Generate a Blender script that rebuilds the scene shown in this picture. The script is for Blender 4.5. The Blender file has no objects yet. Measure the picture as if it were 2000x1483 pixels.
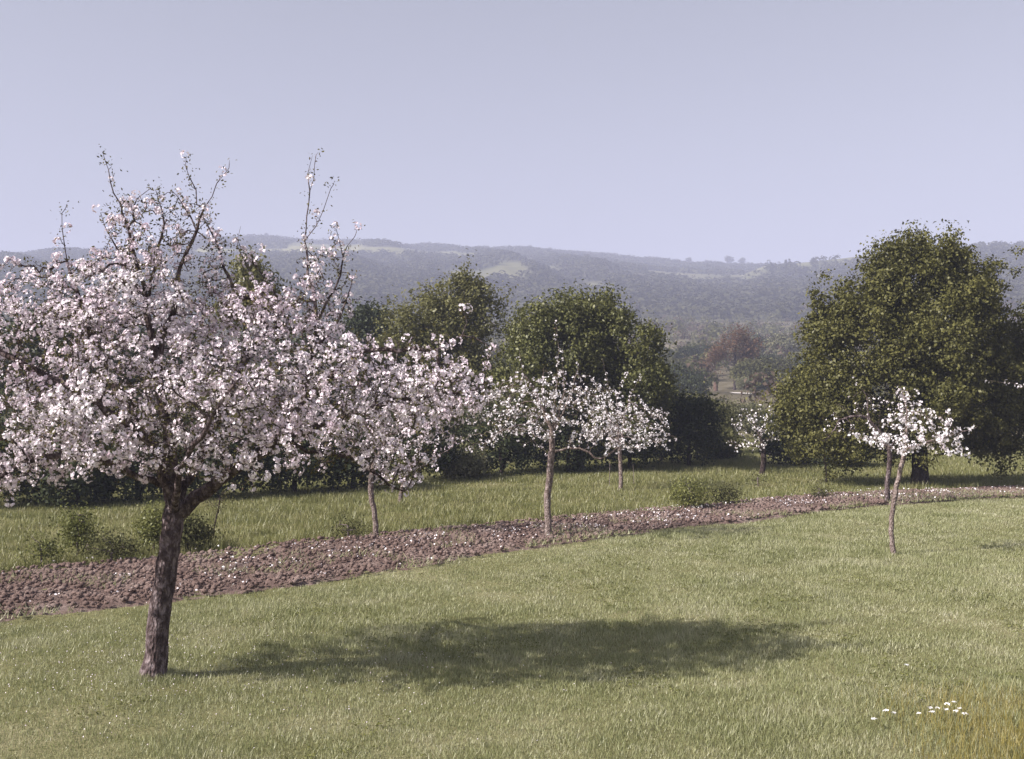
import bpy, math, random
import numpy as np
from mathutils import Vector, noise as mnoise

random.seed(7)
rng = np.random.default_rng(11)
SC = bpy.context.scene
COL = SC.collection

# ------------------------------------------------------------------ camera
CAM_H = 3.35
F = 2200.0                      # focal length in pixels of the 2000 px wide plate
cam_d = bpy.data.cameras.new("camera")
cam_d.sensor_width = 36.0
cam_d.lens = F / 2000.0 * 36.0
cam_d.clip_start = 0.1
cam_d.clip_end = 9000
cam = bpy.data.objects.new("camera", cam_d)
COL.objects.link(cam)
cam.location = (0, 0, CAM_H)
cam.rotation_euler = (math.radians(90), 0, 0)
SC.camera = cam

# ------------------------------------------------------------------ light
SUN_DIR = np.array([-0.93, -0.37])      # horizontal direction towards the sun
SUN_DIR /= np.linalg.norm(SUN_DIR)
SUN_EL = math.radians(37)
world = bpy.data.worlds.new("World")
SC.world = world
world.use_nodes = True
wn, wl = world.node_tree.nodes, world.node_tree.links
wn.clear()
wo = wn.new("ShaderNodeOutputWorld")
bg = wn.new("ShaderNodeBackground")
sky = wn.new("ShaderNodeTexSky")
sky.sky_type = 'NISHITA'
sky.sun_disc = False
sky.sun_elevation = SUN_EL
sky.sun_rotation = math.atan2(SUN_DIR[0], SUN_DIR[1])
sky.altitude = 100
sky.air_density = 1.0
sky.dust_density = 3.0
sky.ozone_density = 2.0
hs = wn.new("ShaderNodeHueSaturation")
hs.inputs['Saturation'].default_value = 0.28
tint = wn.new("ShaderNodeMixRGB")
tint.blend_type = 'MULTIPLY'
tint.inputs[0].default_value = 1.0
tint.inputs[2].default_value = (0.975, 0.965, 1.02, 1)
wl.new(sky.outputs[0], hs.inputs['Color'])
wl.new(hs.outputs[0], tint.inputs[1])
wl.new(tint.outputs[0], bg.inputs[0])
wl.new(bg.outputs[0], wo.inputs[0])
bg.inputs[1].default_value = 0.064

sun_d = bpy.data.lights.new("sun", 'SUN')
sun_d.energy = 4.9
sun_d.angle = math.radians(0.6)
sun_d.color = (1.0, 0.93, 0.86)
sun = bpy.data.objects.new("sun", sun_d)
COL.objects.link(sun)
sv = Vector((SUN_DIR[0] * math.cos(SUN_EL), SUN_DIR[1] * math.cos(SUN_EL), math.sin(SUN_EL)))
sun.rotation_euler = sv.to_track_quat('Z', 'Y').to_euler()
sun.location = (-40, -20, 60)

SC.view_settings.view_transform = 'Standard'
SC.view_settings.look = 'None'
SC.view_settings.exposure = 1.0
SC.view_settings.gamma = 1.0
SC.view_settings.use_curve_mapping = False
SC.cycles.max_bounces = 6
SC.cycles.diffuse_bounces = 3
SC.cycles.glossy_bounces = 1
SC.cycles.transmission_bounces = 3
SC.cycles.transparent_max_bounces = 4
SC.cycles.volume_bounces = 1


# ------------------------------------------------------------------ helpers
def P(px, py, D, dy=0.0):
    """where the thing seen at plate pixel px,py stands when it is D metres away"""
    D = D + dy
    return np.array([(px - 1000.0) / F * D, D, CAM_H - (py - 741.5) / F * D])


def tag(o, label=None, cat=None, group=None, kind=None):
    if label: o["label"] = label
    if cat: o["category"] = cat
    if group: o["group"] = group
    if kind: o["kind"] = kind
    return o


def mesh_obj(name, verts, faces, mat, parent=None, smooth=False, k=None):
    """faces: (n,k) array or list of lists"""
    me = bpy.data.meshes.new(name)
    v = np.asarray(verts, dtype=np.float32)
    if isinstance(faces, np.ndarray):
        n, k = faces.shape
        me.vertices.add(len(v)); me.vertices.foreach_set("co", v.ravel())
        me.loops.add(n * k); me.loops.foreach_set("vertex_index", faces.astype(np.int32).ravel())
        me.polygons.add(n)
        me.polygons.foreach_set("loop_start", np.arange(0, n * k, k, dtype=np.int32))
        me.polygons.foreach_set("loop_total", np.full(n, k, dtype=np.int32))
        me.update(calc_edges=True)
    else:
        me.from_pydata([tuple(p) for p in v], [], [tuple(f) for f in faces])
        me.update()
    if smooth:
        me.polygons.foreach_set("use_smooth", np.ones(len(me.polygons), dtype=bool))
    me.materials.append(mat)
    o = bpy.data.objects.new(name, me)
    COL.objects.link(o)
    if parent is not None:
        o.parent = parent
    return o


def empty(name, loc):
    o = bpy.data.objects.new(name, None)
    o.empty_display_size = 0.3
    COL.objects.link(o)
    o.location = tuple(loc)
    return o


def norm(a):
    return a / (np.linalg.norm(a, axis=-1, keepdims=True) + 1e-9)


def rand_dirs(n):
    return norm(rng.normal(size=(n, 3)))


# ------------------------------------------------------------------ materials
def new_mat(name):
    m = bpy.data.materials.new(name)
    m.use_nodes = True
    m.node_tree.nodes.clear()
    return m, m.node_tree.nodes, m.node_tree.links


def ramp(n, stops):
    r = n.new("ShaderNodeValToRGB")
    e = r.color_ramp.elements
    e[0].position, e[0].color = stops[0][0], (*stops[0][1], 1)
    e[1].position, e[1].color = stops[-1][0], (*stops[-1][1], 1)
    for p, c in stops[1:-1]:
        x = e.new(p); x.color = (*c, 1)
    return r


def noise_tex(n, l, scale, detail=4, rough=0.6, coord=None):
    t = n.new("ShaderNodeTexNoise")
    t.inputs['Scale'].default_value = scale
    t.inputs['Detail'].default_value = detail
    t.inputs['Roughness'].default_value = rough
    if coord is not None:
        l.new(coord, t.inputs['Vector'])
    return t


def leaf_mat(name, cols, transl=0.25, patch=0.6, gloss=0.0, isl=0.6):
    """cols: low..high stops; per leaf random colour mixed with broad patches"""
    m, n, l = new_mat(name)
    geo = n.new("ShaderNodeNewGeometry")
    nt = noise_tex(n, l, patch, 3, 0.6, geo.outputs['Position'])
    ad = n.new("ShaderNodeMath"); ad.operation = 'MULTIPLY_ADD'
    l.new(geo.outputs['Random Per Island'], ad.inputs[0])
    ad.inputs[1].default_value = isl
    mu = n.new("ShaderNodeMath"); mu.operation = 'MULTIPLY_ADD'
    l.new(nt.outputs[0], mu.inputs[0]); mu.inputs[1].default_value = 1.2; mu.inputs[2].default_value = -0.1 - isl * 0.5
    l.new(mu.outputs[0], ad.inputs[2])
    k = len(cols)
    r = ramp(n, [(i / (k - 1), c) for i, c in enumerate(cols)])
    l.new(ad.outputs[0], r.inputs[0])
    d = n.new("ShaderNodeBsdfDiffuse"); l.new(r.outputs[0], d.inputs[0])
    t = n.new("ShaderNodeBsdfTranslucent"); l.new(r.outputs[0], t.inputs[0])
    mx = n.new("ShaderNodeMixShader"); mx.inputs[0].default_value = transl
    l.new(d.outputs[0], mx.inputs[1]); l.new(t.outputs[0], mx.inputs[2])
    last = mx
    if gloss > 0:
        g = n.new("ShaderNodeBsdfGlossy"); g.inputs['Roughness'].default_value = 0.45
        g.inputs[0].default_value = (0.9, 0.9, 0.85, 1)
        m2 = n.new("ShaderNodeMixShader"); m2.inputs[0].default_value = gloss
        l.new(mx.outputs[0], m2.inputs[1]); l.new(g.outputs[0], m2.inputs[2]); last = m2
    o = n.new("ShaderNodeOutputMaterial"); l.new(last.outputs[0], o.inputs[0])
    return m


def bark_mat(name, c1, c2, c3, scale=14.0):
    m, n, l = new_mat(name)
    tc = n.new("ShaderNodeTexCoord")
    mp = n.new("ShaderNodeMapping"); mp.inputs['Scale'].default_value = (1, 1, 0.55)
    l.new(tc.outputs['Object'], mp.inputs[0])
    nt = noise_tex(n, l, scale, 6, 0.7, mp.outputs[0])
    r = ramp(n, [(0.32, c1), (0.5, c2), (0.68, c3)])
    l.new(nt.outputs[0], r.inputs[0])
    vt = n.new("ShaderNodeTexVoronoi"); vt.inputs['Scale'].default_value = scale * 2.2
    l.new(mp.outputs[0], vt.inputs['Vector'])
    b = n.new("ShaderNodeBump"); b.inputs['Strength'].default_value = 0.9; b.inputs['Distance'].default_value = 0.03
    l.new(vt.outputs['Distance'], b.inputs['Height'])
    d = n.new("ShaderNodeBsdfDiffuse")
    l.new(r.outputs[0], d.inputs[0]); l.new(b.outputs[0], d.inputs['Normal'])
    o = n.new("ShaderNodeOutputMaterial"); l.new(d.outputs[0], o.inputs[0])
    return m


M_BARK = bark_mat("apple bark", (0.03, 0.022, 0.022), (0.085, 0.063, 0.063), (0.29, 0.24, 0.25))
M_BARK_PALE = bark_mat("young apple bark", (0.07, 0.05, 0.045), (0.20, 0.155, 0.14), (0.40, 0.34, 0.33), 22)
M_BARK_DARK = bark_mat("old dark bark", (0.022, 0.016, 0.016), (0.05, 0.037, 0.035), (0.10, 0.08, 0.078), 9)
M_TWIG = bark_mat("grey twig bark", (0.12, 0.09, 0.09), (0.2, 0.16, 0.155), (0.33, 0.28, 0.28), 30)
M_PETAL = leaf_mat("apple blossom petals", [(0.62, 0.47, 0.55), (0.79, 0.69, 0.77), (0.90, 0.84, 0.89), (0.94, 0.91, 0.94)], 0.16, 1.5)
M_PETAL_W = leaf_mat("white apple blossom petals", [(0.70, 0.60, 0.64), (0.86, 0.82, 0.86), (0.93, 0.92, 0.94)], 0.18, 1.5)
M_BUD = leaf_mat("pink buds", [(0.45, 0.10, 0.14), (0.62, 0.28, 0.33)], 0.2)
M_YLEAF = leaf_mat("young apple leaves", [(0.05, 0.035, 0.025), (0.085, 0.075, 0.035), (0.13, 0.125, 0.05), (0.17, 0.11, 0.075)], 0.2, 1.2)


def crown_mat(name, a, b, c, tr=0.25, gl=0.03):
    return leaf_mat(name, [a, b, c], tr, 0.5, gl)


M_OAK = crown_mat("broad dark leaves", (0.05, 0.05, 0.017), (0.102, 0.10, 0.031), (0.17, 0.16, 0.053), 0.2, 0.015)
M_DARK = crown_mat("deep green and shade-dark leaves", (0.018, 0.024, 0.014), (0.036, 0.045, 0.022), (0.070, 0.080, 0.034), 0.15, 0.01)  # dark trees' own green; for the hedge, crown shade put into the colour
M_ROUND = crown_mat("round tree leaves", (0.045, 0.050, 0.018), (0.10, 0.105, 0.034), (0.18, 0.178, 0.06), 0.2, 0.02)
M_ELM = crown_mat("olive elm leaves", (0.075, 0.076, 0.03), (0.135, 0.132, 0.048), (0.20, 0.19, 0.075), 0.3, 0.02)
M_SCRUB = crown_mat("scrub leaves", (0.045, 0.048, 0.022), (0.092, 0.094, 0.042), (0.155, 0.15, 0.07), 0.25, 0.0)
M_SCRUB2 = crown_mat("pale scrub leaves", (0.09, 0.095, 0.055), (0.15, 0.15, 0.085), (0.24, 0.22, 0.14), 0.25, 0.0)
M_BROWN = crown_mat("brown scrub leaves", (0.055, 0.038, 0.032), (0.10, 0.075, 0.058), (0.16, 0.125, 0.095), 0.25, 0.0)
M_RUSSET = crown_mat("russet leaves", (0.085, 0.050, 0.035), (0.14, 0.085, 0.055), (0.19, 0.13, 0.08), 0.3, 0.0)
M_HERB = crown_mat("rank herb leaves", (0.075, 0.085, 0.025), (0.14, 0.15, 0.045), (0.22, 0.22, 0.07), 0.3, 0.02)
M_FAR = leaf_mat("far wood leaves", [(0.045, 0.048, 0.03), (0.07, 0.072, 0.042), (0.105, 0.103, 0.06)], 0.25, 0.012, 0.0, 0.12)


# ------------------------------------------------------------------ terrain
LOW_EDGE = np.array([(-24, 2.0), (-12, 11.3), (-6.7, 15.85), (-3.2, 18.3), (-0.92, 20.4), (1.2, 22.7), (3.0, 24.4), (6.1, 26.9), (9.2, 29.2), (13.2, 31.2), (22, 34), (40, 39)])
UP_EDGE = np.array([(-24, 7.5), (-14, 15.2), (-8.3, 20.0), (-5.0, 22.0), (-2.9, 23.9), (0.4, 27.0), (4.3, 29.3), (8.7, 32.0), (14.8, 34.4), (23, 36.6), (40, 41.5)])


def low_y(x): return np.interp(x, LOW_EDGE[:, 0], LOW_EDGE[:, 1])
def up_y(x): return np.interp(x, UP_EDGE[:, 0], UP_EDGE[:, 1])


_perm = rng.random((256, 256))
def vnoise(x, y):
    xi = np.floor(x).astype(int); yi = np.floor(y).astype(int)
    fx = x - xi; fy = y - yi
    fx = fx * fx * (3 - 2 * fx); fy = fy * fy * (3 - 2 * fy)
    a = _perm[xi % 256, yi % 256]; b = _perm[(xi + 1) % 256, yi % 256]
    c = _perm[xi % 256, (yi + 1) % 256]; d = _perm[(xi + 1) % 256, (yi + 1) % 256]
    return (a * (1 - fx) + b * fx) * (1 - fy) + (c * (1 - fx) + d * fx) * fy - 0.5


def fbm(x, y, o=4):
    s = 0; a = 1; f = 1
    for i in range(o):
        s = s + a * vnoise(x * f + 17 * i, y * f + 31 * i); a *= 0.5; f *= 2.03
    return s


# skyline of the main ridge and of the nearer spur, as tan(elevation) over azimuth (x/y)
R_MAIN, R_SPUR = 1250.0, 880.0
SKY = np.array([(-900, 510), (-300, 505), (70, 497), (200, 489), (330, 479), (400, 461), (520, 462), (620, 468), (700, 472), (900, 482), (1050, 488), (1230, 500), (1350, 513), (1490, 519), (1700, 520), (2000, 515), (2900, 520)], float)
SPUR = np.array([(-900, 760), (900, 760), (1130, 690), (1250, 622), (1330, 585), (1400, 556), (1490, 517), (1560, 508), (1700, 495), (1860, 481), (2000, 479), (2300, 470), (2900, 480)], float)


def height(x, y):
    x = np.asarray(x, float); y = np.asarray(y, float)
    r = np.hypot(x, y)
    az = np.where(y > 1, x / np.maximum(y, 1), np.sign(x) * 5)
    px = 1000 + az * F
    h0 = np.interp(r, [0, 60, 100, 150, 260, 430, 5000], [0, 0, 0.5, 1.5, 9.5, 22, 22])
    cosf = np.cos(np.arctan(np.clip(az, -3, 3)))
    tm = (741.5 - np.interp(px, SKY[:, 0], SKY[:, 1])) / F * R_MAIN * cosf + CAM_H
    ts = (741.5 - np.interp(px, SPUR[:, 0], SPUR[:, 1])) / F * R_SPUR * cosf + CAM_H
    a = np.clip((r - 430) / (R_MAIN - 430), 0, 1); a = a ** 0.9
    main = 22 + (tm - 22) * a
    main = main - np.clip((r - R_MAIN) / 1500, 0, 1) * 40
    b = np.clip((r - 430) / (R_SPUR - 430), 0, 1)
    sp = 22 + (ts - 22) * b
    sp = sp - np.clip((r - R_SPUR) / 300, 0, 1) * 45
    hill = np.maximum(main, sp)
    w = np.clip((r - 500) / 300, 0, 1) * np.clip((R_MAIN - r) / 330, 0.02, 1) * (1 - 0.8 * np.clip(1 - np.abs(r - R_SPUR) / 130, 0, 1) * np.clip((px - 1200) / 100, 0, 1))
    q_ = px + (r - 450) * 0.35
    hill = hill + w * (17 * fbm(px / 300.0 + 3, r / 420.0 + 5, 2) + 9 * fbm(q_ / 85.0 + 1, r / 500.0 + 2, 3))
    h = np.where(r > 430, hill, h0)
    near = np.clip((r - 60) / 60, 0, 1)
    h = h + near * np.clip((500 - r) / 60, 0, 1) * 1.6 * fbm(x / 35, y / 35, 3)
    h = h + 0.10 * fbm(x / 4.5, y / 4.5, 3) * np.clip(1.5 - r / 80, 0, 1)
    return h


def H1(x, y): return float(height(np.array([x]), np.array([y]))[0])


def ground_mat():
    m, n, l = new_mat("grass ground")
    geo = n.new("ShaderNodeNewGeometry")
    a = noise_tex(n, l, 0.35, 6, 0.65, geo.outputs['Position'])
    r1 = ramp(n, [(0.35, (0.13, 0.13, 0.06)), (0.5, (0.20, 0.195, 0.10)), (0.66, (0.28, 0.26, 0.16))])
    l.new(a.outputs[0], r1.inputs[0])
    at = n.new("ShaderNodeAttribute"); at.attribute_name = "rough_pasture"
    r3 = ramp(n, [(0.35, (0.075, 0.068, 0.045)), (0.5, (0.13, 0.115, 0.08)), (0.66, (0.19, 0.17, 0.13))])
    a3 = noise_tex(n, l, 0.12, 6, 0.7, geo.outputs['Position']); l.new(a3.outputs[0], r3.inputs[0])
    m3 = n.new("ShaderNodeMixRGB"); l.new(at.outputs['Fac'], m3.inputs[0]); l.new(r1.outputs[0], m3.inputs[1]); l.new(r3.outputs[0], m3.inputs[2])
    r1 = m3
    b = noise_tex(n, l, 45, 4, 0.7, geo.outputs['Position'])
    r2 = ramp(n, [(0.3, (0.55, 0.55, 0.55)), (0.7, (1.25, 1.22, 1.15))])
    l.new(b.outputs[0], r2.inputs[0])
    mx = n.new("ShaderNodeMixRGB"); mx.blend_type = 'MULTIPLY'; mx.inputs[0].default_value = 1
    l.new(r1.outputs[0], mx.inputs[1]); l.new(r2.outputs[0], mx.inputs[2])
    bp = n.new("ShaderNodeBump"); bp.inputs['Strength'].default_value = 0.6; bp.inputs['Distance'].default_value = 0.04
    l.new(b.outputs[0], bp.inputs['Height'])
    d = n.new("ShaderNodeBsdfDiffuse"); l.new(mx.outputs[0], d.inputs[0]); l.new(bp.outputs[0], d.inputs['Normal'])
    o = n.new("ShaderNodeOutputMaterial"); l.new(d.outputs[0], o.inputs[0])
    return m


def hill_mat():
    m, n, l = new_mat("hill pasture")
    geo = n.new("ShaderNodeNewGeometry")
    at = n.new("ShaderNodeAttribute"); at.attribute_name = "pasture"
    a = noise_tex(n, l, 0.02, 6, 0.7, geo.outputs['Position'])
    r1 = ramp(n, [(0.35, (0.055, 0.06, 0.035)), (0.65, (0.12, 0.115, 0.07))])
    l.new(a.outputs[0], r1.inputs[0])
    r2 = ramp(n, [(0.3, (0.13, 0.135, 0.065)), (0.7, (0.20, 0.19, 0.11))])
    l.new(a.outputs[0], r2.inputs[0])
    mx = n.new("ShaderNodeMixRGB"); l.new(at.outputs['Fac'], mx.inputs[0])
    l.new(r1.outputs[0], mx.inputs[1]); l.new(r2.outputs[0], mx.inputs[2])
    d = n.new("ShaderNodeBsdfDiffuse"); l.new(mx.outputs[0], d.inputs[0])
    o = n.new("ShaderNodeOutputMaterial"); l.new(d.outputs[0], o.inputs[0])
    return m


def pasture(x, y):
    """open fields among the woods of the hill, 0..1"""
    r = np.hypot(x, y); px = 1000 + x / np.maximum(y, 1) * F
    py = 741.5 - (height(x, y) - CAM_H) / np.maximum(y, 1) * F
    j = fbm(px / 60, r / 50, 3) * 9
    f = np.zeros_like(r)
    f = np.maximum(f, ((px > 380) & (px < 700) & (np.abs(py + j * 0.5 - 493) < 6)).astype(float))
    f = np.maximum(f, ((px > 560) & (px < 930) & (np.abs(py + j - (488 + (px - 700) * 0.055)) < 7)).astype(float) * 0.7)
    f = np.maximum(f, ((px > 1480) & (px < 1720) & (r < R_SPUR) & (np.abs(py - (521 - (px - 1480) * 0.085)) < 6)).astype(float) * 0.6)
    f = np.maximum(f, ((px > 1180) & (px < 1330) & (np.abs(py + j - 540) < 4)).astype(float) * 0.5)
    f = np.maximum(f, ((px > 1260) & (px < 1500) & (np.abs(r - R_SPUR + 45) < 50)).astype(float) * 0.30)
    f = np.maximum(f, np.clip(fbm(px / 130 + 9, r / 90, 3) * 4 - 1.3, 0, 0.45))
    return f


def polar_sheet(name, radii, az0, az1, naz, mat, attr=None, smooth=True):
    az = np.linspace(az0, az1, naz)
    R, A = np.meshgrid(radii, az, indexing='ij')
    X = R * np.sin(A); Y = R * np.cos(A)
    Z = height(X, Y)
    v = np.stack([X, Y, Z], -1).reshape(-1, 3)
    i, j = np.meshgrid(np.arange(len(radii) - 1), np.arange(naz - 1), indexing='ij')
    a = (i * naz + j).ravel()
    f = np.stack([a, a + 1, a + naz + 1, a + naz], -1)[:, ::-1]
    o = mesh_obj(name, v, np.ascontiguousarray(f), mat, smooth=smooth)
    if attr:
        at = o.data.attributes.new(attr, 'FLOAT', 'POINT')
        at.data.foreach_set("value", pasture(X, Y).ravel().astype(np.float32))
    return o


M_GROUND = ground_mat()
rad = np.concatenate([[0.01, 1, 2, 4], np.linspace(5, 60, 140), np.geomspace(61, 450, 90)])
g = polar_sheet("ground", rad, -math.pi, math.pi, 721, M_GROUND)
_co = np.zeros(len(g.data.vertices) * 3, dtype=np.float32); g.data.vertices.foreach_get("co", _co); _co = _co.reshape(-1, 3)
_at = g.data.attributes.new("rough_pasture", 'FLOAT', 'POINT')
_at.data.foreach_set("value", np.clip((np.hypot(_co[:, 0], _co[:, 1]) - 62) / 18, 0, 1).astype(np.float32))
tag(g, kind="structure")
M_HILL = hill_mat()
hl = polar_sheet("hills", np.concatenate([np.linspace(449, 1400, 190), np.linspace(1420, 3200, 20)]), -1.25, 1.25, 700, M_HILL, "pasture")
tag(hl, kind="structure")


# ------------------------------------------------------------------ tilled strip
def soil_mat():
    m, n, l = new_mat("tilled soil")
    geo = n.new("ShaderNodeNewGeometry")
    a = noise_tex(n, l, 1.3, 6, 0.7, geo.outputs['Position'])
    r1 = ramp(n, [(0.3, (0.125, 0.087, 0.076)), (0.5, (0.215, 0.160, 0.143)), (0.7, (0.33, 0.27, 0.245))])
    l.new(a.outputs[0], r1.inputs[0])
    b = noise_tex(n, l, 30, 5, 0.75, geo.outputs['Position'])
    r2 = ramp(n, [(0.3, (0.55, 0.53, 0.52)), (0.7, (1.25, 1.2, 1.2))])
    l.new(b.outputs[0], r2.inputs[0])
    mx = n.new("ShaderNodeMixRGB"); mx.blend_type = 'MULTIPLY'; mx.inputs[0].default_value = 1
    l.new(r1.outputs[0], mx.inputs[1]); l.new(r2.outputs[0], mx.inputs[2])
    bp = n.new("ShaderNodeBump"); bp.inputs['Strength'].default_value = 0.8; bp.inputs['Distance'].default_value = 0.05
    l.new(b.outputs[0], bp.inputs['Height'])
    d = n.new("ShaderNodeBsdfDiffuse"); l.new(mx.outputs[0], d.inputs[0]); l.new(bp.outputs[0], d.inputs['Normal'])
    o = n.new("ShaderNodeOutputMaterial"); l.new(d.outputs[0], o.inputs[0])
    return m


M_SOIL = soil_mat()
xs = np.linspace(-20, 34, 1150)
ts_ = np.linspace(0, 1, 80)
X, T = np.meshgrid(xs, ts_, indexing='ij')
wob = 0.35 * fbm(X / 0.9, X * 0 + 2.0, 3)
wob2 = 0.35 * fbm(X / 0.7, X * 0 + 9.0, 3)
Y = (low_y(X) + wob) * (1 - T) + (up_y(X) + wob2) * T
edge = np.clip(np.minimum(T, 1 - T) / 0.10, 0, 1)
cl = fbm(X / 0.30, Y / 0.30, 4)
cl2 = fbm(X / 0.11 + 40, Y / 0.11, 2)
Z = height(X, Y) - 0.03 + edge * (0.04 + np.clip(0.6 + 1.3 * fbm(X / 1.7 + 70, Y / 0.9, 2), .1, 1.6) * 0.12 * np.abs(cl) + 0.07 * fbm(X / 0.85 + 11, Y / 0.5, 2) + 0.10 * np.abs(cl2))
v = np.stack([X, Y, Z], -1).reshape(-1, 3)
i, j = np.meshgrid(np.arange(len(xs) - 1), np.arange(len(ts_) - 1), indexing='ij')
a = (i * len(ts_) + j).ravel()
o = mesh_obj("tilled_soil", v, np.stack([a, a + len(ts_), a + len(ts_) + 1, a + 1], -1), M_SOIL, smooth=False)
tag(o, kind="structure")


def soil_top(x, y):
    return height(x, y) + 0.09


# ------------------------------------------------------------------ leaf / petal geometry
def quads(C, N, L, W, roll=None):
    """diamond shaped leaves: centre C, normal N, length L, width W"""
    n = len(C)
    N = norm(N)
    ref = rand_dirs(n)
    U = norm(np.cross(N, ref)); V = np.cross(N, U)
    L = np.broadcast_to(L, (n,))[:, None]; W = np.broadcast_to(W, (n,))[:, None]
    fold = N * (W * 0.25)
    v = np.stack([C - U * L / 2, C + V * W / 2 + fold, C + U * L / 2, C - V * W / 2 + fold], 1).reshape(-1, 3)
    f = np.arange(4 * n).reshape(n, 4)
    return v, f


def flowers(C, N, R):
    """five-petalled open flowers"""
    n = len(C)
    N = norm(N)
    U = norm(np.cross(N, rand_dirs(n))); V = np.cross(N, U)
    R = np.broadcast_to(R, (n,))[:, None]
    vs = []
    for k in range(5):
        a = k * 2 * math.pi / 5
        d = U * math.cos(a) + V * math.sin(a)
        s = -U * math.sin(a) + V * math.cos(a)
        tip = C + d * R + N * R * 0.38
        m1 = C + d * R * 0.62 + s * R * 0.42 + N * R * 0.16
        m2 = C + d * R * 0.62 - s * R * 0.42 + N * R * 0.16
        vs.append(np.stack([C, m2, tip, m1], 1))
    v = np.stack(vs, 1).reshape(-1, 3)
    f = np.arange(20 * n).reshape(5 * n, 4)
    return v, f


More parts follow.
